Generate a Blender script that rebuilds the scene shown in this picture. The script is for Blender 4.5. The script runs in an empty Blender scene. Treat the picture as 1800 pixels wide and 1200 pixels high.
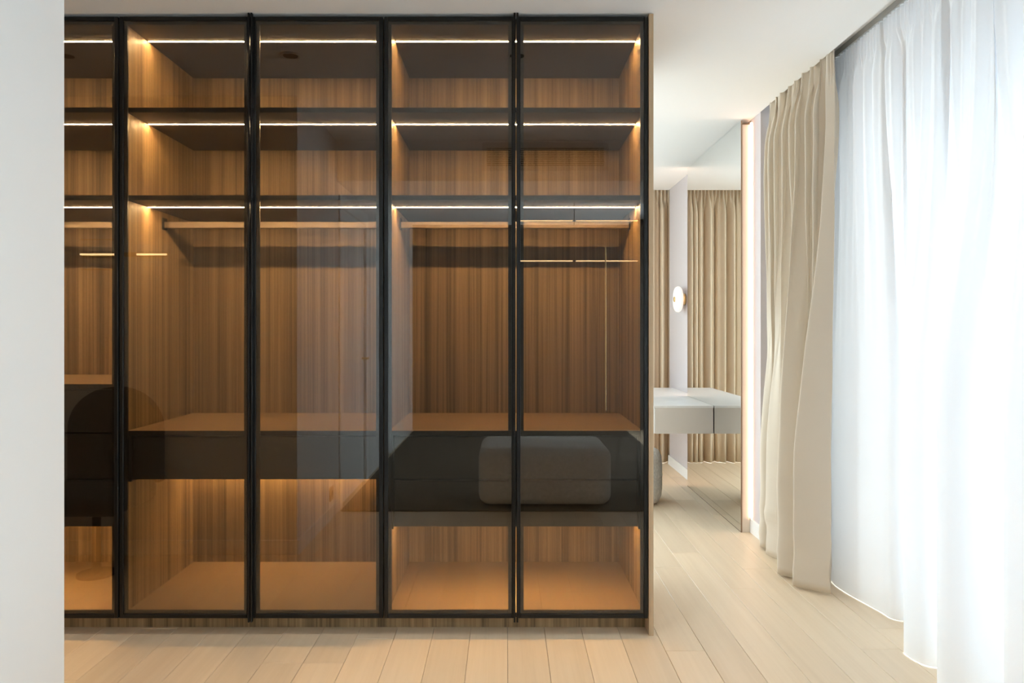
import bpy, bmesh, math, random
from mathutils import Vector
random.seed(7)
S = bpy.context.scene
COL = S.collection
PI = math.pi

# ------------------------------------------------------------------ camera
F = 1269.0                      # focal length in pixels of the 1800 px wide frame
CAMZ = 1.235
cam_d = bpy.data.cameras.new('camera')
cam_d.sensor_fit = 'HORIZONTAL'; cam_d.sensor_width = 36.0
cam_d.lens = F / 1800 * 36.0
cam_d.shift_x = (900 - 890) / 1800.0
cam_d.shift_y = -(600 - 578) / 1800.0
cam_d.clip_start = 0.02; cam_d.clip_end = 100
cam = bpy.data.objects.new('camera', cam_d); COL.objects.link(cam)
cam.location = (0, 0, CAMZ); cam.rotation_euler = (PI / 2, 0, 0)
S.camera = cam

# ------------------------------------------------------------------ world, daylight, exposure
SKY = 7.8
w = bpy.data.worlds.new('overcast_sky'); S.world = w; w.use_nodes = True
bg = w.node_tree.nodes['Background']
bg.inputs[0].default_value = (0.76, 0.89, 1.0, 1); bg.inputs[1].default_value = SKY

def portal(name, loc, rot, sx, sy):
    d = bpy.data.lights.new(name, 'AREA'); d.shape = 'RECTANGLE'; d.size = sx; d.size_y = sy
    d.cycles.is_portal = True
    o = bpy.data.objects.new(name, d); COL.objects.link(o); o.location = loc; o.rotation_euler = rot
portal('window_portal', (2.01, 0.30, 1.14), (0, PI / 2, 0), 2.22, 6.5)
portal('far_window_portal', (-0.3, 7.04, 1.17), (-PI / 2, 0, 0), 4.1, 2.3)
portal('window_added_portal', (-2.76, 5.3, 1.3), (0, -PI / 2, 0), 1.8, 1.0)  # portal of the added side window

vs = S.view_settings
vs.view_transform = 'Standard'; vs.look = 'None'; vs.gamma = 1.0; vs.use_curve_mapping = False
vs.exposure = 0.57
S.cycles.max_bounces = 11; S.cycles.diffuse_bounces = 8; S.cycles.glossy_bounces = 4
S.cycles.transparent_max_bounces = 16; S.cycles.transmission_bounces = 6
S.cycles.use_adaptive_sampling = True; S.cycles.adaptive_threshold = 0.08
S.cycles.sample_clamp_indirect = 8.0
S.cycles.caustics_reflective = False; S.cycles.caustics_refractive = False
S.cycles.use_denoising = True

# ------------------------------------------------------------------ materials
def new_mat(name):
    m = bpy.data.materials.new(name); m.use_nodes = True
    nt = m.node_tree
    return m, nt, nt.nodes, nt.links, nt.nodes['Principled BSDF']

def plain(name, col, rough=0.5, metal=0.0, bump=0.0, bscale=200.0, spec=0.5, var=0.0, vscale=3.0):
    m, nt, N, L, p = new_mat(name)
    p.inputs['Base Color'].default_value = (*col, 1); p.inputs['Roughness'].default_value = rough
    p.inputs['Metallic'].default_value = metal; p.inputs['Specular IOR Level'].default_value = spec
    tc = N.new('ShaderNodeTexCoord')
    if var > 0:
        n = N.new('ShaderNodeTexNoise'); n.inputs['Scale'].default_value = vscale; n.inputs['Detail'].default_value = 4
        L.new(tc.outputs['Object'], n.inputs['Vector'])
        r = N.new('ShaderNodeValToRGB')
        r.color_ramp.elements[0].position = 0.3; r.color_ramp.elements[1].position = 0.7
        r.color_ramp.elements[0].color = (*[c * (1 - var) for c in col], 1)
        r.color_ramp.elements[1].color = (*[min(1, c * (1 + var)) for c in col], 1)
        L.new(n.outputs['Fac'], r.inputs['Fac']); L.new(r.outputs['Color'], p.inputs['Base Color'])
    if bump > 0:
        n2 = N.new('ShaderNodeTexNoise'); n2.inputs['Scale'].default_value = bscale; n2.inputs['Detail'].default_value = 3
        L.new(tc.outputs['Object'], n2.inputs['Vector'])
        b = N.new('ShaderNodeBump'); b.inputs['Strength'].default_value = bump; b.inputs['Distance'].default_value = 0.002
        L.new(n2.outputs['Fac'], b.inputs['Height']); L.new(b.outputs['Normal'], p.inputs['Normal'])
    return m

def wood(name, cols, axis, fine=90.0, rough=0.45, along=1.2, rand=0.0, blotch=0.25):
    """grain that runs along one axis: stretched noise, three tones"""
    m, nt, N, L, p = new_mat(name)
    tc = N.new('ShaderNodeTexCoord'); oi = N.new('ShaderNodeObjectInfo')
    add = N.new('ShaderNodeVectorMath'); add.operation = 'ADD'
    mul = N.new('ShaderNodeVectorMath'); mul.operation = 'SCALE'
    comb = N.new('ShaderNodeCombineXYZ')
    for i in range(3): L.new(oi.outputs['Random'], comb.inputs[i])
    L.new(comb.outputs[0], mul.inputs[0]); mul.inputs['Scale'].default_value = 37.0
    L.new(tc.outputs['Object'], add.inputs[0]); L.new(mul.outputs[0], add.inputs[1])
    def grain(scale, al, detail, dist=0.0):
        mp = N.new('ShaderNodeMapping'); sc = [scale] * 3; sc[axis] = al
        mp.inputs['Scale'].default_value = sc
        L.new(add.outputs[0], mp.inputs['Vector'])
        n = N.new('ShaderNodeTexNoise'); n.inputs['Scale'].default_value = 1.0; n.inputs['Detail'].default_value = detail
        n.inputs['Distortion'].default_value = dist
        L.new(mp.outputs[0], n.inputs['Vector'])
        return n.outputs['Fac']
    a = grain(fine * 0.28, along * 0.45, 3, 0.6); b = grain(fine, along, 4); c = grain(fine * 3.2, along * 3, 2)
    mx = N.new('ShaderNodeMath'); mx.operation = 'MULTIPLY_ADD'; mx.inputs[1].default_value = 0.5
    L.new(a, mx.inputs[0])
    m2 = N.new('ShaderNodeMath'); m2.operation = 'MULTIPLY_ADD'; m2.inputs[1].default_value = 0.32; L.new(b, m2.inputs[0])
    m3 = N.new('ShaderNodeMath'); m3.operation = 'MULTIPLY'; m3.inputs[1].default_value = 0.18; L.new(c, m3.inputs[0])
    L.new(m3.outputs[0], m2.inputs[2]); L.new(m2.outputs[0], mx.inputs[2])
    r = N.new('ShaderNodeValToRGB'); e = r.color_ramp.elements
    e[0].position = 0.36; e[0].color = (*cols[0], 1); e[1].position = 0.66; e[1].color = (*cols[2], 1)
    k = e.new(0.5); k.color = (*cols[1], 1)
    L.new(mx.outputs[0], r.inputs['Fac'])
    out = r.outputs['Color']
    if rand > 0:
        hs = N.new('ShaderNodeHueSaturation'); mr = N.new('ShaderNodeMapRange')
        mr.inputs['To Min'].default_value = 1 - rand; mr.inputs['To Max'].default_value = 1 + rand
        L.new(oi.outputs['Random'], mr.inputs['Value']); L.new(mr.outputs[0], hs.inputs['Value'])
        L.new(out, hs.inputs['Color']); out = hs.outputs['Color']
    L.new(out, p.inputs['Base Color'])
    p.inputs['Roughness'].default_value = rough
    bp = N.new('ShaderNodeBump'); bp.inputs['Strength'].default_value = 0.12; bp.inputs['Distance'].default_value = 0.001
    L.new(b, bp.inputs['Height']); L.new(bp.outputs['Normal'], p.inputs['Normal'])
    return m

def emit(name, col, strength):
    m, nt, N, L, p = new_mat(name)
    e = N.new('ShaderNodeEmission'); e.inputs[0].default_value = (*col, 1); e.inputs[1].default_value = strength
    L.new(e.outputs[0], N['Material Output'].inputs['Surface']); N.remove(p)
    return m

def tinted_glass(name, tint, refl):
    """thin coloured pane: straight-through tint plus a mirror reflection that grows at grazing angles"""
    m, nt, N, L, p = new_mat(name); N.remove(p)
    t = N.new('ShaderNodeBsdfTransparent'); t.inputs[0].default_value = (*tint, 1)
    g = N.new('ShaderNodeBsdfGlossy'); g.inputs['Roughness'].default_value = 0.0
    g.inputs['Color'].default_value = (1, 1, 1, 1)
    lw = N.new('ShaderNodeLayerWeight'); lw.inputs['Blend'].default_value = 0.5
    pw = N.new('ShaderNodeMath'); pw.operation = 'POWER'; pw.inputs[1].default_value = 4.0; L.new(lw.outputs['Facing'], pw.inputs[0])
    ma = N.new('ShaderNodeMath'); ma.operation = 'MULTIPLY_ADD'; ma.inputs[1].default_value = 1 - refl; ma.inputs[2].default_value = refl
    L.new(pw.outputs[0], ma.inputs[0])
    mx = N.new('ShaderNodeMixShader'); L.new(ma.outputs[0], mx.inputs[0]); L.new(t.outputs[0], mx.inputs[1]); L.new(g.outputs[0], mx.inputs[2])
    L.new(mx.outputs[0], N['Material Output'].inputs['Surface'])
    return m

def cloth(name, col, transl, transp=0.0, weave=900.0, bump=0.15):
    m, nt, N, L, p = new_mat(name); N.remove(p)
    d = N.new('ShaderNodeBsdfDiffuse'); d.inputs[0].default_value = (*col, 1)
    tl = N.new('ShaderNodeBsdfTranslucent'); tl.inputs[0].default_value = (*col, 1)
    mx = N.new('ShaderNodeMixShader'); mx.inputs[0].default_value = transl
    L.new(d.outputs[0], mx.inputs[1]); L.new(tl.outputs[0], mx.inputs[2])
    tc = N.new('ShaderNodeTexCoord'); n = N.new('ShaderNodeTexNoise'); n.inputs['Scale'].default_value = weave
    L.new(tc.outputs['Object'], n.inputs['Vector'])
    b = N.new('ShaderNodeBump'); b.inputs['Strength'].default_value = bump; b.inputs['Distance'].default_value = 0.001
    L.new(n.outputs['Fac'], b.inputs['Height'])
    L.new(b.outputs['Normal'], d.inputs['Normal'])
    out = mx.outputs[0]
    if transp > 0:
        tr = N.new('ShaderNodeBsdfTransparent'); m2 = N.new('ShaderNodeMixShader'); m2.inputs[0].default_value = transp
        L.new(out, m2.inputs[1]); L.new(tr.outputs[0], m2.inputs[2]); out = m2.outputs[0]
    L.new(out, N['Material Output'].inputs['Surface'])
    return m

M = {}
M['wall'] = plain('white_plaster', (0.70, 0.69, 0.68), 0.85, bump=0.05, bscale=60, spec=0.2, var=0.012, vscale=1.5)
M['ceil'] = plain('white_ceiling_paint', (0.90, 0.90, 0.90), 0.9, spec=0.2, bump=0.03, bscale=60)
M['mauve'] = plain('pale_mauve_plaster', (0.585, 0.54, 0.545), 0.85, spec=0.2, bump=0.05, bscale=60)
M['base'] = plain('white_lacquer', (0.84, 0.84, 0.835), 0.35)
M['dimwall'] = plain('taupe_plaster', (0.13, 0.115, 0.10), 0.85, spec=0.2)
M['sub'] = plain('dark_underlay', (0.16, 0.10, 0.06), 0.9)
M['oak'] = wood('oak_plank', ((0.76, 0.60, 0.42), (0.80, 0.64, 0.455), (0.835, 0.675, 0.49)), 1, fine=55, rough=0.42, along=1.6, rand=0.07)
M['walnut'] = wood('walnut_veneer', ((0.105, 0.066, 0.030), (0.29, 0.19, 0.092), (0.47, 0.325, 0.175)), 2, fine=85, rough=0.5, along=0.55, rand=0.03)
M['edge'] = wood('light_oak_edge', ((0.42, 0.30, 0.18), (0.52, 0.38, 0.24), (0.60, 0.46, 0.31)), 2, fine=160, rough=0.5, along=0.7)
M['black'] = plain('black_aluminium', (0.004, 0.004, 0.004), 0.35, metal=0.0, spec=0.35)
M['lip'] = plain('dark_grey_aluminium', (0.012, 0.012, 0.013), 0.45)
M['shelf'] = plain('dark_brown_melamine', (0.075, 0.058, 0.045), 0.55, var=0.05, vscale=8)
M['shelfedge'] = plain('black_edge_band', (0.012, 0.011, 0.010), 0.5)
M['drawer'] = plain('anthracite_lacquer', (0.034, 0.030, 0.026), 0.5)
M['tan'] = plain('tan_leather_board', (0.37, 0.245, 0.13), 0.6, bump=0.08, bscale=300, var=0.04, vscale=5)
M['rail'] = plain('champagne_metal', (0.19, 0.14, 0.097), 0.55)
M['brass'] = plain('brushed_brass', (0.78, 0.56, 0.27), 0.28, metal=1.0)
M['glass'] = tinted_glass('bronze_glass', (0.72, 0.68, 0.62), 0.058)
M['clear'] = tinted_glass('window_glass', (0.97, 0.985, 0.98), 0.03)
M['led'] = emit('warm_led', (1.0, 0.70, 0.36), 290.0)
M['ledlow'] = emit('warm_led_low', (1.0, 0.67, 0.31), 205.0)
M['ledmirror'] = emit('peach_led', (1.0, 0.60, 0.38), 9.0)
M['mirror'] = plain('mirror_silver', (0.90, 0.915, 0.905), 0.0, metal=1.0)
M['bronze'] = plain('bronze_trim', (0.30, 0.20, 0.13), 0.4, metal=0.6)
M['cream'] = plain('cream_panel', (0.80, 0.74, 0.66), 0.6)
M['beige'] = cloth('beige_velvet', (0.73, 0.65, 0.545), 0.06)
M['beigefar'] = cloth('beige_velvet_thin', (0.70, 0.585, 0.44), 0.10)
M['sheer'] = cloth('white_voile', (0.88, 0.885, 0.90), 0.08, transp=0.004)
M['white'] = plain('white_satin', (0.86, 0.86, 0.855), 0.35)
M['taupe'] = plain('greige_lacquer', (0.68, 0.63, 0.58), 0.45)
M['boucle'] = plain('grey_boucle', (0.74, 0.72, 0.69), 0.95, bump=0.35, bscale=120, spec=0.1, var=0.15, vscale=60)
M['tube'] = emit('lit_tube', (1.0, 0.68, 0.34), 9.0)
M['opal'] = plain('opal_glass', (0.86, 0.83, 0.80), 0.3)
M['opal'].node_tree.nodes['Principled BSDF'].inputs['Emission Color'].default_value = (1.0, 0.93, 0.86, 1)
M['opal'].node_tree.nodes['Principled BSDF'].inputs['Emission Strength'].default_value = 0.16
M['frame'] = plain('grey_window_frame', (0.30, 0.30, 0.31), 0.5)
M['vent'] = plain('beige_vent_paint', (0.74, 0.66, 0.55), 0.6)
M['ventdark'] = plain('dark_duct', (0.02, 0.018, 0.016), 0.9)
M['dark'] = plain('charcoal_fabric', (0.12, 0.115, 0.11), 0.9, bump=0.4, bscale=400)
M['added_rug'] = plain('brown_pile', (0.15, 0.125, 0.10), 0.95, bump=0.5, bscale=300, spec=0.1)
M['track'] = plain('grey_track', (0.35, 0.34, 0.32), 0.5)

# ------------------------------------------------------------------ builders
def tag(o, label=None, cat=None, group=None, kind=None):
    if label: o['label'] = label
    if cat: o['category'] = cat
    if group: o['group'] = group
    if kind: o['kind'] = kind
    return o

def root(name, loc, label=None, cat=None, group=None, kind=None):
    o = bpy.data.objects.new(name, None); COL.objects.link(o); o.location = loc; o.empty_display_size = 0.1
    return tag(o, label, cat, group, kind)

def origin(o):
    v = Vector((0, 0, 0))
    while o is not None:
        v += o.location; o = o.parent
    return v

def from_bm(name, bm, mat, parent=None, smooth=False):
    """bm holds world coordinates; the object's origin stays at its parent's origin"""
    if parent is not None: bmesh.ops.translate(bm, vec=-origin(parent), verts=bm.verts)
    bmesh.ops.recalc_face_normals(bm, faces=bm.faces)
    me = bpy.data.meshes.new(name); bm.to_mesh(me); bm.free()
    if smooth:
        for f in me.polygons: f.use_smooth = True
    me.materials.append(mat if not isinstance(mat, str) else M[mat])
    o = bpy.data.objects.new(name, me); COL.objects.link(o)
    if parent is not None: o.parent = parent
    return o

def box_bm(bm, x0, x1, y0, y1, z0, z1, bev=0.0, seg=1):
    r = bmesh.ops.create_cube(bm, size=1.0)
    for v in r['verts']:
        v.co = Vector(((x0 + x1) / 2 + v.co.x * (x1 - x0), (y0 + y1) / 2 + v.co.y * (y1 - y0), (z0 + z1) / 2 + v.co.z * (z1 - z0)))
    if bev > 0:
        es = list({e for v in r['verts'] for e in v.link_edges})
        bmesh.ops.bevel(bm, geom=es, offset=bev, segments=seg, profile=0.5, affect='EDGES')

def box(name, x0, x1, y0, y1, z0, z1, mat, parent=None, bev=0.0, seg=1, smooth=False):
    bm = bmesh.new(); box_bm(bm, x0, x1, y0, y1, z0, z1, bev, seg)
    return from_bm(name, bm, mat, parent, smooth)

def boxes(name, lst, mat, parent=None, bev=0.0):
    bm = bmesh.new()
    for b in lst: box_bm(bm, *b, bev=bev)
    return from_bm(name, bm, mat, parent)

def struct(o): o['kind'] = 'structure'; return o

def cyl(name, p0, p1, r, mat, parent=None, n=16, bev=0.0):
    bm = bmesh.new(); p0 = Vector(p0); p1 = Vector(p1); d = (p1 - p0)
    q = d.to_track_quat('Z', 'Y'); L = d.length
    prof = [(0, 0), (r - bev, 0), (r, bev), (r, L - bev), (r - bev, L), (0, L)] if bev else [(0, 0), (r, 0), (r, L), (0, L)]
    lathe_bm(bm, prof, n, lambda v: p0 + q @ v)
    return from_bm(name, bm, mat, parent, smooth=False)

def lathe_bm(bm, prof, n, tr):
    rings = []
    for (r, z) in prof:
        if r < 1e-6: rings.append([bm.verts.new(tr(Vector((0, 0, z))))])
        else: rings.append([bm.verts.new(tr(Vector((r * math.cos(2 * PI * k / n), r * math.sin(2 * PI * k / n), z)))) for k in range(n)])
    for a, b in zip(rings, rings[1:]):
        for k in range(n):
            k2 = (k + 1) % n
            if len(a) == 1 and len(b) == 1: continue
            if len(a) == 1: bm.faces.new((a[0], b[k], b[k2]))
            elif len(b) == 1: bm.faces.new((a[k], a[k2], b[0]))
            else: bm.faces.new((a[k], a[k2], b[k2], b[k]))

def catmull(pts, n):
    out = []; P = [Vector(p) for p in pts]; P = [P[0] * 2 - P[1]] + P + [P[-1] * 2 - P[-2]]
    for i in range(1, len(P) - 2):
        for k in range(n):
            t = k / n; a, b, c, d = P[i - 1:i + 3]
            out.append(0.5 * ((2 * b) + (c - a) * t + (2 * a - 5 * b + 4 * c - d) * t * t + (3 * b - a - 3 * c + d) * t ** 3))
    out.append(P[-2]); return out

def resample(pts, n):
    acc = [0.0]
    for a, b in zip(pts, pts[1:]): acc.append(acc[-1] + (b - a).length)
    out = []; j = 0
    for i in range(n + 1):
        s = acc[-1] * i / n
        while j < len(acc) - 2 and acc[j + 1] < s: j += 1
        t = (s - acc[j]) / max(1e-9, acc[j + 1] - acc[j])
        out.append(pts[j].lerp(pts[j + 1], min(1, max(0, t))))
    return out

def ss(a, b, x):
    t = min(1, max(0, (x - a) / (b - a))); return t * t * (3 - 2 * t)

def sheet(name, nu, rows, fn, mat, parent=None, thick=0.0):
    """fn(i, z) -> world point; rows lists z from top to hem"""
    bm = bmesh.new(); g = [[bm.verts.new(fn(i, z)) for i in range(nu + 1)] for z in rows]
    for a, b in zip(g, g[1:]):
        for i in range(nu): bm.faces.new((a[i], a[i + 1], b[i + 1], b[i]))
    o = from_bm(name, bm, mat, parent, smooth=True)
    if thick:
        md = o.modifiers.new('thickness', 'SOLIDIFY'); md.thickness = thick; md.offset = 0
    return o

# ------------------------------------------------------------------ the room
CEIL = 2.508
XW = 1.492          # wall that carries the mirror
XL = -1.147         # left wall corner beside the camera
YC = 1.873          # its corner depth
YSOF = 0.95         # soffit face above the ottoman
FAR = 6.62          # ceiling edge in front of the far curtain

floor = struct(box('floor', -2.75, 1.95, -3.1, 7.0, -0.12, -0.013, 'sub'))
PW = 0.1515; x0 = 0.005 - PW * 18
for k in range(31):
    xa = x0 + k * PW
    if xa > 1.82: break
    y = -3.0 - random.random() * 1.6
    while y < 6.9:
        ln = random.choice((1.25, 1.5, 1.8, 2.0)); a, b = max(y, -3.0), min(y + ln, 6.9)
        if b - a > 0.05:
            box('plank', xa + 0.0006, xa + PW - 0.0006, a + 0.0006, b - 0.0006, -0.013, 0.0, 'oak', floor, bev=0.0012)
        y += ln

# ceiling, with the curtain recesses along the window and at the far end
struct(box('ceiling', -2.75, XW, YSOF, FAR, CEIL, 2.575, 'ceil'))
struct(box('ceiling_rear', -2.75, XW, -3.0, 0.1, CEIL, 2.575, 'ceil'))
struct(box('ceiling_recess', -2.75, 2.0, -3.1, 7.0, 2.575, 2.66, 'ceil'))
struct(box('ceiling_soffit', -2.75, XW, 0.1, YSOF, 2.235, 2.575, 'ceil'))
struct(box('wall_left', XL - 0.1, XL, 0.84, YC, 0.0, CEIL, 'wall'))
struct(box('wall_entry', -2.75, XL - 0.1, YC - 0.1, YC, 0.0, CEIL, 'wall'))
struct(boxes('wall_doorway', [(XL - 0.1, XL, -0.05, 0.84, 2.1, CEIL), (XL - 0.1, XL, -3.0, -0.05, 0, CEIL)], 'wall'))
struct(box('wall_added_bounce', -2.65, 0.592, 3.602, 3.66, 0.0, CEIL, 'wall'))  # unseen white wall added behind the wardrobe to bounce light
struct(boxes('wall_side', [(-2.75, -2.65, YC, 4.8, 0.0, 2.575), (-2.75, -2.65, 5.8, 7.0, 0.0, 2.575), (-2.75, -2.65, 4.8, 5.8, 2.2, 2.575), (-2.75, -2.65, 4.8, 5.8, 0.0, 0.4)], 'wall'))
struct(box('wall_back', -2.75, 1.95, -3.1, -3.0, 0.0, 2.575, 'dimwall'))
struct(box('wall_mirror', XW, 2.0, 4.235, FAR - 0.02, 0.0, 2.575, 'mauve'))
# window wall with a tall opening, far wall with another
WX0, WX1 = 1.82, 2.0
struct(boxes('wall_right', [(WX0, WX1, -3.1, 4.235, 2.25, 2.575), (WX0, WX1, 3.55, 4.235, 0, 2.25), (WX0, WX1, -3.1, -2.95, 0, 2.25),
                            (WX0, WX1, -2.95, 3.55, 0, 0.03)], 'wall'))
struct(boxes('wall_far', [(-2.75, -2.3, 6.9, 7.05, 0, 2.575), (1.72, 2.0, 6.9, 7.05, 0, 2.575), (-2.3, 1.72, 6.9, 7.05, 2.3, 2.575),
                          (-2.3, 1.72, 6.9, 7.05, 0, 0.05)], 'wall'))
struct(box('wall_end', 1.95, 2.05, FAR - 0.02, 6.9, 0, 2.575, 'wall'))
# skirting
struct(box('baseboard_left', XL, XL + 0.013, 0.92, YC + 0.013, 0, 0.08, 'base', bev=0.002))
struct(box('baseboard_entry', -2.65, XL, YC, YC + 0.013, 0, 0.08, 'base', bev=0.002))
struct(box('baseboard_mirror', XW - 0.013, XW, 4.222, 4.385, 0, 0.085, 'base', bev=0.002))
struct(box('baseboard_return', XW, 1.8, 4.222, 4.235, 0, 0.085, 'base', bev=0.002))
struct(box('baseboard_far', XW - 0.013, XW, 5.72, FAR - 0.02, 0, 0.085, 'base', bev=0.002))
# windows
def window(name, axis, a0, a1, z0, z1, c, splits):
    r = root(name, (c, 0, 0) if axis == 'y' else (0, c, 0), kind='structure')
    def bar(nm, u0, u1, v0, v1):
        if axis == 'y': box(nm, c - 0.03, c + 0.03, u0, u1, v0, v1, 'frame', r, bev=0.003)
        else: box(nm, u0, u1, c - 0.03, c + 0.03, v0, v1, 'frame', r, bev=0.003)
    bar('window_frame', a0, a1, z0, z0 + 0.06); bar('window_frame', a0, a1, z1 - 0.06, z1)
    ed = [a0] + splits + [a1]
    for i, u in enumerate(ed):
        u0 = u if i == 0 else (u - 0.06 if i == len(ed) - 1 else u - 0.04)
        bar('window_frame', u0, u0 + (0.06 if i in (0, len(ed) - 1) else 0.08), z0 + 0.06, z1 - 0.06)
    for u, v in zip(ed, ed[1:]):
        if axis == 'y': box('pane', c - 0.003, c + 0.003, u + 0.04, v - 0.04, z0 + 0.05, z1 - 0.05, 'clear', r)
        else: box('pane', u + 0.04, v - 0.04, c - 0.003, c + 0.003, z0 + 0.05, z1 - 0.05, 'clear', r)
window('window_1', 'y', -2.95, 3.55, 0.03, 2.25, 1.92, [1.55, 0.05, -1.45])  # unseen rear end left bare of sheer to let in extra light
window('window_2', 'x', -2.3, 1.72, 0.05, 2.3, 6.97, [0.46, -0.9])  # widened past the curtain, out of view, to brighten the far zone
window('window_added', 'y', 4.8, 5.8, 0.4, 2.2, -2.70, [5.3])  # unseen window, added to brighten the vanity end
# door in the left wall behind the camera
d1 = root('door_1', (XL - 0.05, 0.4, 0), kind='structure')
box('door_leaf', XL - 0.05, XL - 0.01, -0.03, 0.82, 0.005, 2.08, 'base', d1, bev=0.002)
boxes('door_frame', [(XL - 0.1, XL + 0.012, 0.82, 0.90, 0, 2.16), (XL - 0.1, XL + 0.012, -0.11, -0.03, 0, 2.16), (XL - 0.1, XL + 0.012, -0.03, 0.82, 2.08, 2.16)], 'base', d1)
cyl('door_handle', (XL - 0.01, 0.05, 1.0), (XL + 0.05, 0.05, 1.0), 0.009, 'brass', d1)

# ------------------------------------------------------------------ wardrobe: three two-door units
YD = 2.910; YDB = 2.928; YF = 2.931; YB = 3.570; XS = (-2.631, -1.563, -0.4952, 0.5732)
ZB = 0.084; ZT = 2.474; ZTOP = 2.492; TH = 0.016
def wardrobe(i, worktop, drawers, low_led_y, label):
    a, b = XS[i], XS[i + 1]; ia, ib = a + TH, b - TH
    r = root('wardrobe', ((a + b) / 2, YF, 0), label, 'wardrobe', 'glass-fronted wardrobe units')
    for x in (a, ib):
        box('side_panel', x + 0.0003, x + TH - 0.0003, YF, YB + 0.018, 0.066, ZTOP, 'walnut', r)
    box('back_panel', ia, ib, YB, YB + 0.018, 0.066, ZTOP, 'walnut', r)
    tp = box('top_panel', ia, ib, YF, YB, ZT, ZTOP, 'shelf', r)
    bp = box('bottom_panel', ia, ib, YF, YB, 0.066, ZB, 'tan', r)
    box('edge_band', ia, ib, YF - 0.001, YF, 0.066, ZB, 'shelfedge', bp)
    box('plinth', a, b, 2.992, 3.01, 0.0, 0.0655, 'walnut', r)
    zu = [ZT]
    for z0, z1 in ((2.117, 2.1355), (1.760, 1.7785)):
        s = box('shelf', ia, ib, 2.941, YB, z0, z1, 'shelf', r)
        box('edge_band', ia, ib, 2.9395, 2.941, z0 - 0.0005, z1 + 0.0005, 'shelfedge', s)
        zu.append(z0)
    for z in zu:
        box('led_strip', ia + 0.004, ib - 0.004, 3.111, 3.117, z - 0.0011, z, 'led', r)
    # clothes rail with its two brackets
    rl = box('clothes_rail', ia + 0.004, ib - 0.004, 3.255, 3.275, 1.690, 1.7185, 'rail', r, bev=0.002)
    for x in (ia, ib - 0.004):
        box('rail_bracket', x, x + 0.004, 3.245, 3.285, 1.683, 1.735, 'shelfedge', rl)
    # worktop over the drawer box
    wt = box('worktop', ia, ib, 2.941, YB, worktop - 0.018, worktop, 'tan', r)
    box('edge_band', ia, ib, 2.9395, 2.941, worktop - 0.0185, worktop + 0.0005, 'shelfedge', wt)
    zb = drawers[-1][0] - 0.002
    for x in (ia, ib - 0.018):
        box('drawer_box_side', x, x + 0.018, 2.945, YB, zb - 0.006, worktop - 0.019, 'drawer', r)
    box('drawer_box_bottom', ia + 0.018, ib - 0.018, 2.985, YB, zb, zb + 0.012, 'shelf', r)
    for (z0, z1) in drawers:
        box('drawer', ia + 0.021, ib - 0.021, 2.955, 2.973, z0, z1, 'drawer', r, bev=0.001)
        box('drawer_body', ia + 0.03, ib - 0.03, 2.974, 3.45, z0 + 0.013, z1 - 0.02, 'shelfedge', r)
    box('led_strip', ia + 0.022, ib - 0.022, low_led_y, low_led_y + 0.006, zb - 0.0012, zb, 'ledlow', r)
    # two doors
    mid = (a + b) / 2; g = 0.0022
    for k, (da, db) in enumerate(((a + g, mid - g), (mid + g, b - g))):
        z0, z1 = 0.069, 2.494; fw = 0.016; lw = 0.013
        dr = root('door', (da if k == 0 else db, YD, z0)); dr.parent = r; dr.location = Vector((da if k == 0 else db, YD, z0)) - r.location
        boxes('door_frame', [(da, da + fw, YD, YDB, z0, z1), (db - fw, db, YD, YDB, z0, z1),
                             (da + fw, db - fw, YD, YDB, z0, z0 + fw), (da + fw, db - fw, YD, YDB, z1 - fw, z1)], 'black', dr, bev=0.0015)
        boxes('glazing_bead', [(da + fw, da + fw + lw, YD + 0.009, YDB, z0 + fw, z1 - fw), (db - fw - lw, db - fw, YD + 0.009, YDB, z0 + fw, z1 - fw),
                               (da + fw + lw, db - fw - lw, YD + 0.009, YDB, z0 + fw, z0 + fw + lw), (da + fw + lw, db - fw - lw, YD + 0.009, YDB, z1 - fw - lw, z1 - fw)], 'lip', dr)
        box('glass_pane', da + fw, db - fw, YD + 0.004, YD + 0.008, z0 + fw, z1 - fw, 'glass', dr)
        hx = db - 0.0035 if k == 0 else da + 0.0035
        box('handle_profile', hx - 0.0035, hx + 0.0035, YD - 0.014, YD, z0 - 0.012, z1 + 0.010, 'black', dr, bev=0.0015)
    return r
wardrobe(0, 1.010, ((0.812, 0.985), (0.622, 0.804), (0.427, 0.614)), 3.10, 'wardrobe unit half hidden by the white wall, with the highest worktop and three drawers')
wardrobe(1, 0.820, ((0.620, 0.795),), 3.50, 'middle glass-fronted walnut wardrobe unit with a single dark drawer')
ru = wardrobe(2, 0.820, ((0.622, 0.795), (0.427, 0.614)), 3.06, 'glass-fronted walnut wardrobe unit with two dark drawers and an oak end panel')
box('end_panel', 0.5738, 0.5925, 2.905, 3.60, 0.0, 2.503, 'edge', ru, bev=0.001)

# ------------------------------------------------------------------ mirror wall
YM0, YM1, XM = 4.385, 5.68, 1.425
mr = root('tall_mirror', (XM + 0.02, YM0, 0), 'tall frameless mirror beside the beige curtain, edge-lit with warm light', 'mirror')
box('mirror_glass', XM, XM + 0.006, YM0, YM1, 0.004, 2.500, 'mirror', mr)
box('mirror_trim', XM - 0.0005, XM + 0.007, YM0 - 0.004, YM0, 0.004, 2.500, 'bronze', mr)
box('mirror_trim', XM - 0.0005, XM + 0.007, YM0, YM1, 0.0, 0.004, 'bronze', mr)
box('backing_panel', XM + 0.0075, XW - 0.012, YM0 + 0.001, YM1 - 0.001, 0.0, 2.485, 'cream', mr)
box('cap', XM + 0.008, XW - 0.012, YM0 - 0.004, YM0 + 0.001, 2.476, 2.486, 'rail', mr)
box('led_strip', XW - 0.011, XW - 0.003, YM0 - 0.012, YM0 - 0.002, 0.09, 2.486, 'ledmirror', mr)
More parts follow.
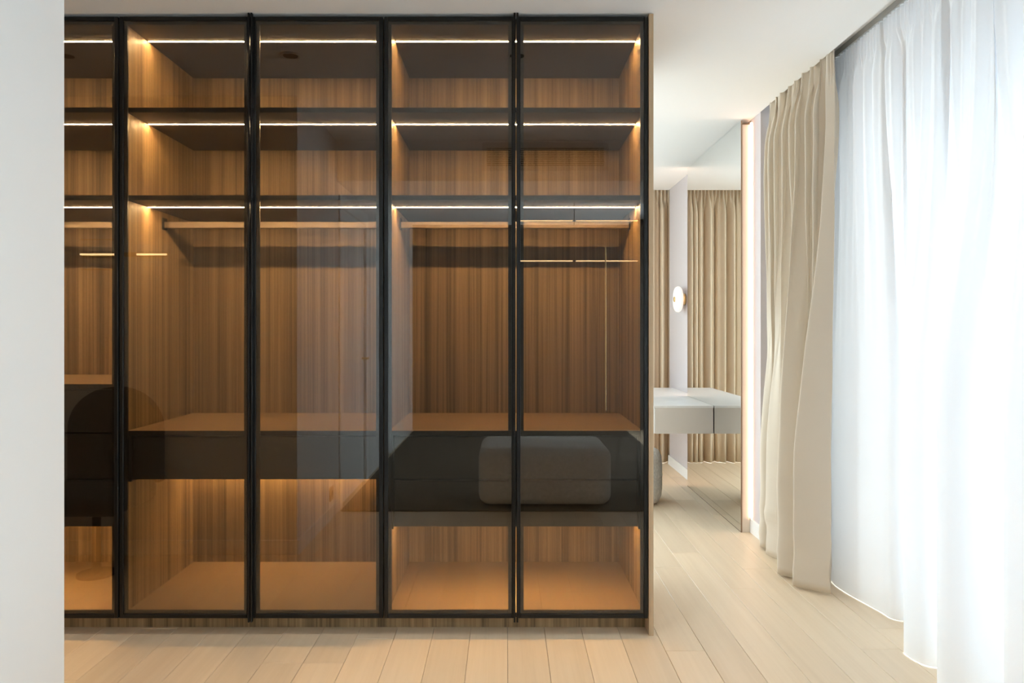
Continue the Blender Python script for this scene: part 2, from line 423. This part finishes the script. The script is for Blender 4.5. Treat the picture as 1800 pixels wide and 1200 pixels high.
box('led_strip', XW - 0.011, XW - 0.003, YM1 + 0.002, YM1 + 0.012, 0.09, 2.486, 'ledmirror', mr)

# ------------------------------------------------------------------ wall lamp
ly, lz = 6.02, 1.482
sc = root('sconce_lamp', (XW, ly, lz), 'round opal glass wall lamp with brass centre on the pale wall', 'lamp')
def ax(v): return Vector((XW - v.z, ly + v.x, lz + v.y))
def lathe(name, prof, mat, parent, n=40):
    bm = bmesh.new(); lathe_bm(bm, prof, n, ax); return from_bm(name, bm, mat, parent, smooth=True)
lathe('mount', [(0, 0.0005), (0.046, 0.0005), (0.048, 0.004), (0.048, 0.030), (0.046, 0.034), (0, 0.034)], 'brass', sc)
pr = [(0, 0.035), (0.078, 0.035)] + [(0.084 + 0.024 * math.sin(PI * t / 12), 0.060 - 0.025 * math.cos(PI * t / 12)) for t in range(13)] + [(0.060, 0.0862), (0, 0.0868)]
lathe('shade', pr, 'opal', sc)
lathe('knob', [(0, 0.0872), (0.021, 0.0872), (0.022, 0.089), (0.022, 0.093), (0.019, 0.096), (0, 0.096)], 'brass', sc)

# ------------------------------------------------------------------ floating vanity
VX, VY0, VY1, VZ = 1.012, 4.955, 6.48, 0.708
va = root('vanity_desk', (1.25, VY0, 0.5), 'floating white-topped vanity desk with greige front fixed to the mirror wall', 'desk')
boxes('desk_top', [(VX, XM - 0.002, VY0, VY1, VZ - 0.014, VZ), (XM - 0.002, XW - 0.001, YM1 + 0.014, VY1, VZ - 0.014, VZ)], 'white', va)
box('desk_body', VX + 0.012, XM - 0.004, VY0 + 0.003, VY1, VZ - 0.192, VZ - 0.0145, 'taupe', va)
for k in range(2):
    ya = VY0 + 0.01 + k * (VY1 - VY0) / 2
    box('drawer', VX - 0.004, VX + 0.011, ya, ya + (VY1 - VY0) / 2 - 0.012, VZ - 0.191, VZ - 0.018, 'white', va, bev=0.001)

# ------------------------------------------------------------------ pouf under the vanity
pf = root('pouf', (0.888, 5.20, 0), 'round grey boucle pouf half hidden behind the oak end panel', 'pouf')
bm = bmesh.new()
prof = [(0, 0.0005), (0.17, 0.0005), (0.205, 0.012), (0.224, 0.05), (0.230, 0.12), (0.230, 0.26), (0.224, 0.33), (0.205, 0.368), (0.17, 0.384), (0.09, 0.389), (0, 0.390)]
lathe_bm(bm, prof, 48, lambda v: Vector((0.888, 5.20, 0)) + v)
from_bm('cushion', bm, 'boucle', pf, smooth=True)
bm = bmesh.new()
lathe_bm(bm, [(0.2295, 0.190), (0.2325, 0.194), (0.2325, 0.198), (0.2295, 0.202)], 48, lambda v: Vector((0.888, 5.20, 0)) + v)
from_bm('piping', bm, 'boucle', pf, smooth=True)

# ------------------------------------------------------------------ curtains
rows = [2.545 - 2.535 * (k / 70) ** 1.0 for k in range(71)]
# beige curtain: plan of the hem folds, from the free edge near the camera to the far wall
hem = [(1.498, 3.335), (1.440, 3.375), (1.385, 3.425), (1.372, 3.452), (1.44, 3.475), (1.56, 3.485), (1.545, 3.515), (1.43, 3.540), (1.365, 3.600),
       (1.372, 3.635), (1.46, 3.655), (1.555, 3.675), (1.53, 3.72), (1.455, 3.800), (1.415, 3.905), (1.425, 3.945), (1.50, 3.955), (1.56, 3.965), (1.54, 3.99),
       (1.455, 4.015), (1.428, 4.055), (1.45, 4.085), (1.54, 4.10), (1.60, 4.13)]
NU = 420
hp = resample(catmull([(*p, 0) for p in hem], 16), NU)
rnd = [random.uniform(-1, 1) for _ in range(60)]
def noise1(x, s=0):
    i = math.floor(x); t = x - i; t = t * t * (3 - 2 * t)
    return rnd[(i + s) % 60] * (1 - t) + rnd[(i + 1 + s) % 60] * t
def beige_pt(i, z):
    s = i / NU; h = hp[i]
    d = ss(2.30, 0.45, z) ** 1.15               # 0 at the heading, 1 at the hem
    inner = ss(0.085, 0.13, s)                  # the plain leading edge has no extra folds
    u = max(0.0, (s - 0.10) / 0.90); n = 8.0
    ph1 = 2 * PI * n * u + 1.3 + 0.9 * noise1(u * 7, 3)
    amp = 0.018 + 0.040 * ss(2.50, 2.25, z)
    ux = 1.512 + amp * math.sin(ph1) * inner + 0.012 * noise1(u * 6, 17)
    uy = 3.360 + 0.755 * u + 0.016 * math.sin(2 * ph1) * inner
    if s < 0.13:                                # leading edge: from the free hem inwards
        lead = Vector((1.512 + 0.0, 3.318)).lerp(Vector((1.485, 3.365)), min(1, s / 0.10))
        ux = lead.x * (1 - inner) + ux * inner; uy = lead.y * (1 - inner) + uy * inner
    g = ss(2.36, 2.45, z) * (0.35 + 0.65 * inner)
    ux += 0.012 * g * math.sin(2 * PI * (s * 27 + 0.7 * noise1(s * 17, 4)))
    x = ux * (1 - d) + h.x * d; y = uy * (1 - d) + h.y * d
    x += 0.004 * noise1(z * 4 + s * 3, 11)
    x += 0.012 * noise1(s * 9 + z * 12, 23) * ss(0.34, 0.20, z) * ss(0.04, 0.12, z)
    return Vector((x, y, z))
bc = root('curtain', (1.5, 3.8, 0.01), 'beige floor-length curtain gathered beside the peach-lit wall', 'curtain')
sheet('curtain_cloth', NU, [2.545, 2.535, 2.52, 2.505, 2.49, 2.475, 2.46] + [2.44 - k * (2.428 / 64) for k in range(65)], beige_pt, 'beige', bc, 0.003)
box('curtain_track', 1.505, 1.535, 3.28, 4.22, 2.548, 2.575, 'track', bc)

# white sheer
hem2 = [(1.63, 3.68), (1.60, 3.58), (1.582, 3.47), (1.590, 3.36), (1.612, 3.24), (1.632, 3.14), (1.640, 3.075), (1.680, 3.05),
        (1.735, 3.09), (1.730, 3.03), (1.655, 2.985), (1.628, 2.945), (1.66, 2.925), (1.725, 2.94), (1.715, 2.88), (1.62, 2.80), (1.530, 2.765), (1.513, 2.735),
        (1.528, 2.66), (1.575, 2.63), (1.69, 2.645), (1.73, 2.60), (1.64, 2.545), (1.52, 2.515), (1.478, 2.475), (1.480, 2.41), (1.53, 2.35), (1.65, 2.335), (1.74, 2.36), (1.735, 2.29), (1.62, 2.24), (1.52, 2.20),
        (1.495, 2.14), (1.52, 2.07), (1.62, 2.05), (1.73, 2.07), (1.74, 2.00), (1.60, 1.95), (1.51, 1.92), (1.52, 1.86), (1.64, 1.82), (1.72, 1.84)]
y = 1.78
while y > -0.1:
    hem2 += [(1.58 + random.uniform(-.05, .02), y), (1.52 + random.uniform(-.02, .03), y - 0.07), (1.56, y - 0.17), (1.66 + random.uniform(-.03, .03), y - 0.21), (1.69, y - 0.26)]
    y -= 0.33
NS = 1500
sp = resample(catmull([(*p, 0) for p in hem2], 12), NS)
ytop0, ytop1 = 4.0, -1.8
def sheer_pt(i, z):
    s = i / NS; h = sp[i]
    yt = h.y
    u = yt * 1.0
    gx = 1.602 + 0.007 * math.sin(2 * PI * (yt * 34 + 0.8 * noise1(yt * 9) + (2.545 - z) * 1.5)) 
    up = 1.600 + 0.016 * math.sin(2 * PI * (yt * 8.5 + 0.9 * noise1(yt * 3.3, 9))) + 0.008 * math.sin(2 * PI * yt * 21.3 + 2 * noise1(yt * 5)) + 0.010 * noise1(yt * 24, 2)
    k = ss(2.47, 2.36, z); d = ss(2.45, 0.9, z)
    x = gx * (1 - k) + up * k
    wv = h.x * (0.30 + 0.70 * d) + 1.600 * 0.70 * (1 - d)
    x = x * (1 - d) + wv * d
    yy = yt
    return Vector((x, yy, z))
sh = root('curtain', (1.6, 1.2, 0.01), 'translucent white sheer curtain over the front part of the window on the right', 'curtain')
sheet('curtain_cloth', NS, [2.545, 2.53, 2.515, 2.50, 2.485, 2.47, 2.455, 2.44, 2.42] + [2.40 - k * (2.397 / 44) for k in range(45)], sheer_pt, 'sheer', sh)
box('curtain_track', 1.588, 1.616, -0.5, 3.75, 2.548, 2.575, 'track', sh)

# far curtain on the end wall
YF0 = 6.70; NF = 520
ph = [random.uniform(0, 6.28) for _ in range(8)]
def far_pt(i, z):
    s = i / NF; x = 0.15 + 1.55 * s
    lo = 0.045 * math.sin(2 * PI * (x * 11.5 + 0.8 * noise1(x * 5, 3)) + ph[0]) + 0.018 * math.sin(2 * PI * x * 23 + ph[1])
    xx = x + 0.014 * math.cos(2 * PI * (x * 11.5 + 0.8 * noise1(x * 5, 3)) + ph[0])
    hi = 0.014 * math.sin(2 * PI * x * 30 + ph[2]) + 0.006 * noise1(x * 60, 8)
    k = ss(2.50, 2.30, z)
    return Vector((x * (1 - k) + xx * k, YF0 + hi * (1 - k) + lo * k + 0.006 * noise1(z * 4 + x * 8, 31), z))
fc = root('curtain', (0.9, YF0, 0.01), 'beige curtain on the end wall behind the vanity desk', 'curtain')
sheet('curtain_cloth', NF, [2.55, 2.53, 2.51, 2.49, 2.46, 2.43, 2.40, 2.35, 2.30, 2.2] + [2.1 - k * (2.096 / 10) for k in range(11)], far_pt, 'beigefar', fc, 0.003)
box('curtain_track', 0.1, 1.75, YF0 - 0.015, YF0 + 0.015, 2.553, 2.575, 'track', fc)

# ------------------------------------------------------------------ behind the camera: what the glass doors reflect
# ceiling downlights
for k, (x, lb) in enumerate(((-2.05, 'round recessed downlight nearest the white left wall, reflected in the glass'), (-1.005, 'round recessed downlight mirrored in the middle unit glass door'), (0.05, 'round recessed downlight mirrored at the right pair of glass doors'))):
    r = root('downlight', (x, 2.465, CEIL), lb, 'downlight', 'recessed ceiling downlights')
    def tr(v, x=x): return Vector((x + v.x, 2.465 + v.y, CEIL - v.z))
    bm = bmesh.new(); lathe_bm(bm, [(0.034, 0.001), (0.040, 0.0005), (0.054, 0.0005), (0.054, 0.004), (0.044, 0.007), (0.034, 0.001)], 32, tr); from_bm('trim_ring', bm, 'white', r, True)
    sd = bpy.data.lights.new('added_fill_beam', 'SPOT'); sd.energy = 11; sd.color = (1.0, 0.93, 0.84); sd.spot_size = math.radians(118); sd.spot_blend = 1.0; sd.shadow_soft_size = 0.03  # weak fill added to lift the floor; the downlights themselves are unlit
    so_ = bpy.data.objects.new('added_fill_beam', sd); COL.objects.link(so_); so_.parent = r; so_.location = (0, 0, -0.008)
    bm = bmesh.new(); lathe_bm(bm, [(0, 0.0008), (0.034, 0.0012), (0.034, 0.002), (0, 0.0016)], 32, tr); from_bm('lens', bm, 'ventdark', r)
# air vent in the soffit face
vx0, vx1, vz0, vz1 = -0.163, 0.690, 2.305, 2.492
ve = root('air_vent', ((vx0 + vx1) / 2, YSOF, vz0), 'slatted air conditioning vent mirrored in the right glass doors', 'vent')
boxes('vent_frame', [(vx0, vx1, YSOF + 0.0005, YSOF + 0.012, vz0, vz0 + 0.03), (vx0, vx1, YSOF + 0.0005, YSOF + 0.012, vz1 - 0.03, vz1),
                     (vx0, vx0 + 0.03, YSOF + 0.0005, YSOF + 0.012, vz0 + 0.03, vz1 - 0.03), (vx1 - 0.03, vx1, YSOF + 0.0005, YSOF + 0.012, vz0 + 0.03, vz1 - 0.03)], 'wall', ve)
box('duct', vx0 + 0.03, vx1 - 0.03, YSOF + 0.0005, YSOF + 0.002, vz0 + 0.03, vz1 - 0.03, 'ventdark', ve)
ns = 10
for k in range(ns):
    z = vz0 + 0.036 + k * (vz1 - vz0 - 0.06) / ns
    box('slat', vx0 + 0.03, vx1 - 0.03, YSOF + 0.003, YSOF + 0.012, z, z + 0.006, 'vent', ve)
for x in (vx0 + 0.06, vx0 + 0.30, vx0 + 0.55, vx1 - 0.066):
    box('mullion', x, x + 0.006, YSOF + 0.0125, YSOF + 0.014, vz0 + 0.03, vz1 - 0.03, 'vent', ve)
rg = root('added_rug', (0.2, -0.9, 0), 'dark floor cover added under the ottoman to darken the mirrored floor', 'added_rug')  # made-up cover, put in to keep the mirrored floor dark
box('pile', -1.12, 1.45, -2.9, 0.95, 0.001, 0.011, 'added_rug', rg, bev=0.003)
# ottoman in front of the camera, below the frame
ot = root('ottoman', (0.26, 0.62, 0.011), 'rounded light grey ottoman mirrored in the right glass doors', 'ottoman')
box('cushion', -0.19, 0.72, 0.33, 0.93, 0.03, 0.43, 'boucle', ot, bev=0.075, seg=6, smooth=True)
box('base', -0.12, 0.65, 0.41, 0.79, 0.0115, 0.03, 'boucle', ot)
# dark chair against the entry wall
ch = root('lounge_chair', (-2.09, 2.15, 0), 'dark chair with an arched back mirrored faintly in the left glass', 'chair')
bm = bmesh.new(); NA = 20
outer = [(-0.245, 0.42)] + [(-0.245 * math.cos(PI * k / NA), 0.70 + 0.225 * math.sin(PI * k / NA)) for k in range(NA + 1)] + [(0.245, 0.42)]
va_ = [bm.verts.new((-2.09 + p[0], 1.93, p[1])) for p in outer]; vb_ = [bm.verts.new((-2.09 + p[0], 1.99, p[1])) for p in outer]
bm.faces.new(va_); bm.faces.new(vb_[::-1])
for k in range(len(outer)): bm.faces.new((va_[k], va_[(k + 1) % len(outer)], vb_[(k + 1) % len(outer)], vb_[k]))
from_bm('backrest', bm, 'dark', ch)
box('seat', -2.33, -1.85, 1.995, 2.42, 0.34, 0.44, 'dark', ch, bev=0.03, seg=3, smooth=True)
cyl('pedestal', (-2.06, 2.2, 0.012), (-2.06, 2.2, 0.339), 0.02, 'black', ch)
cyl('foot_plate', (-2.06, 2.2, 0.0), (-2.06, 2.2, 0.012), 0.09, 'black', ch, 32)
# slim linear wall lights on the entry wall
r = root('linear_light', (-2.09, YC, 1.642), 'thin warm linear wall light mirrored in the left glass door', 'light')
box('back_rail', -2.325, -1.855, YC + 0.0005, YC + 0.008, 1.630, 1.654, 'brass', r)
for xa, xb in ((-2.325, -2.115), (-2.015, -1.855)): cyl('light_tube', (xa, YC + 0.016, 1.642), (xb, YC + 0.016, 1.642), 0.005, 'tube', r, 10)
for z in (1.560, 1.723):
    cyl('rod', (-2.325, YC + 0.016, z), (-2.115, YC + 0.016, z), 0.003, 'brass', r, 8)
# hanging brass rack under the soffit behind the camera
YR = -0.70
rk = root('hanging_light', (0.6, YR, 1.85), 'thin two-bar warm hanging light mirrored in the rightmost glass door', 'light')
for z in (2.213, 1.850):
    for xa, xb in ((0.05, 0.60), (0.63, 1.19)): cyl('light_tube', (xa, YR, z), (xb, YR, z), 0.005, 'tube', rk, 10)
for x in (0.05, 0.615, 1.19): cyl('hanger_rod', (x, YR - 0.012, 1.835), (x, YR - 0.012, CEIL - 0.001), 0.003, 'ventdark', rk, 8)
cyl('upright', (0.895, YR + 0.01, 0.50), (0.895, YR + 0.01, 1.98), 0.007, 'brass', rk, 10)
# socket on the left wall
so = root('power_socket', (XL, 1.12, 0.16), 'bronze wall socket mirrored low in the middle glass door', 'socket')
box('plate', XL + 0.0005, XL + 0.008, 1.07, 1.155, 0.115, 0.205, 'bronze', so, bev=0.002)
cyl('insert', (XL + 0.0082, 1.112, 0.16), (XL + 0.010, 1.112, 0.16), 0.022, 'ventdark', so, 20)
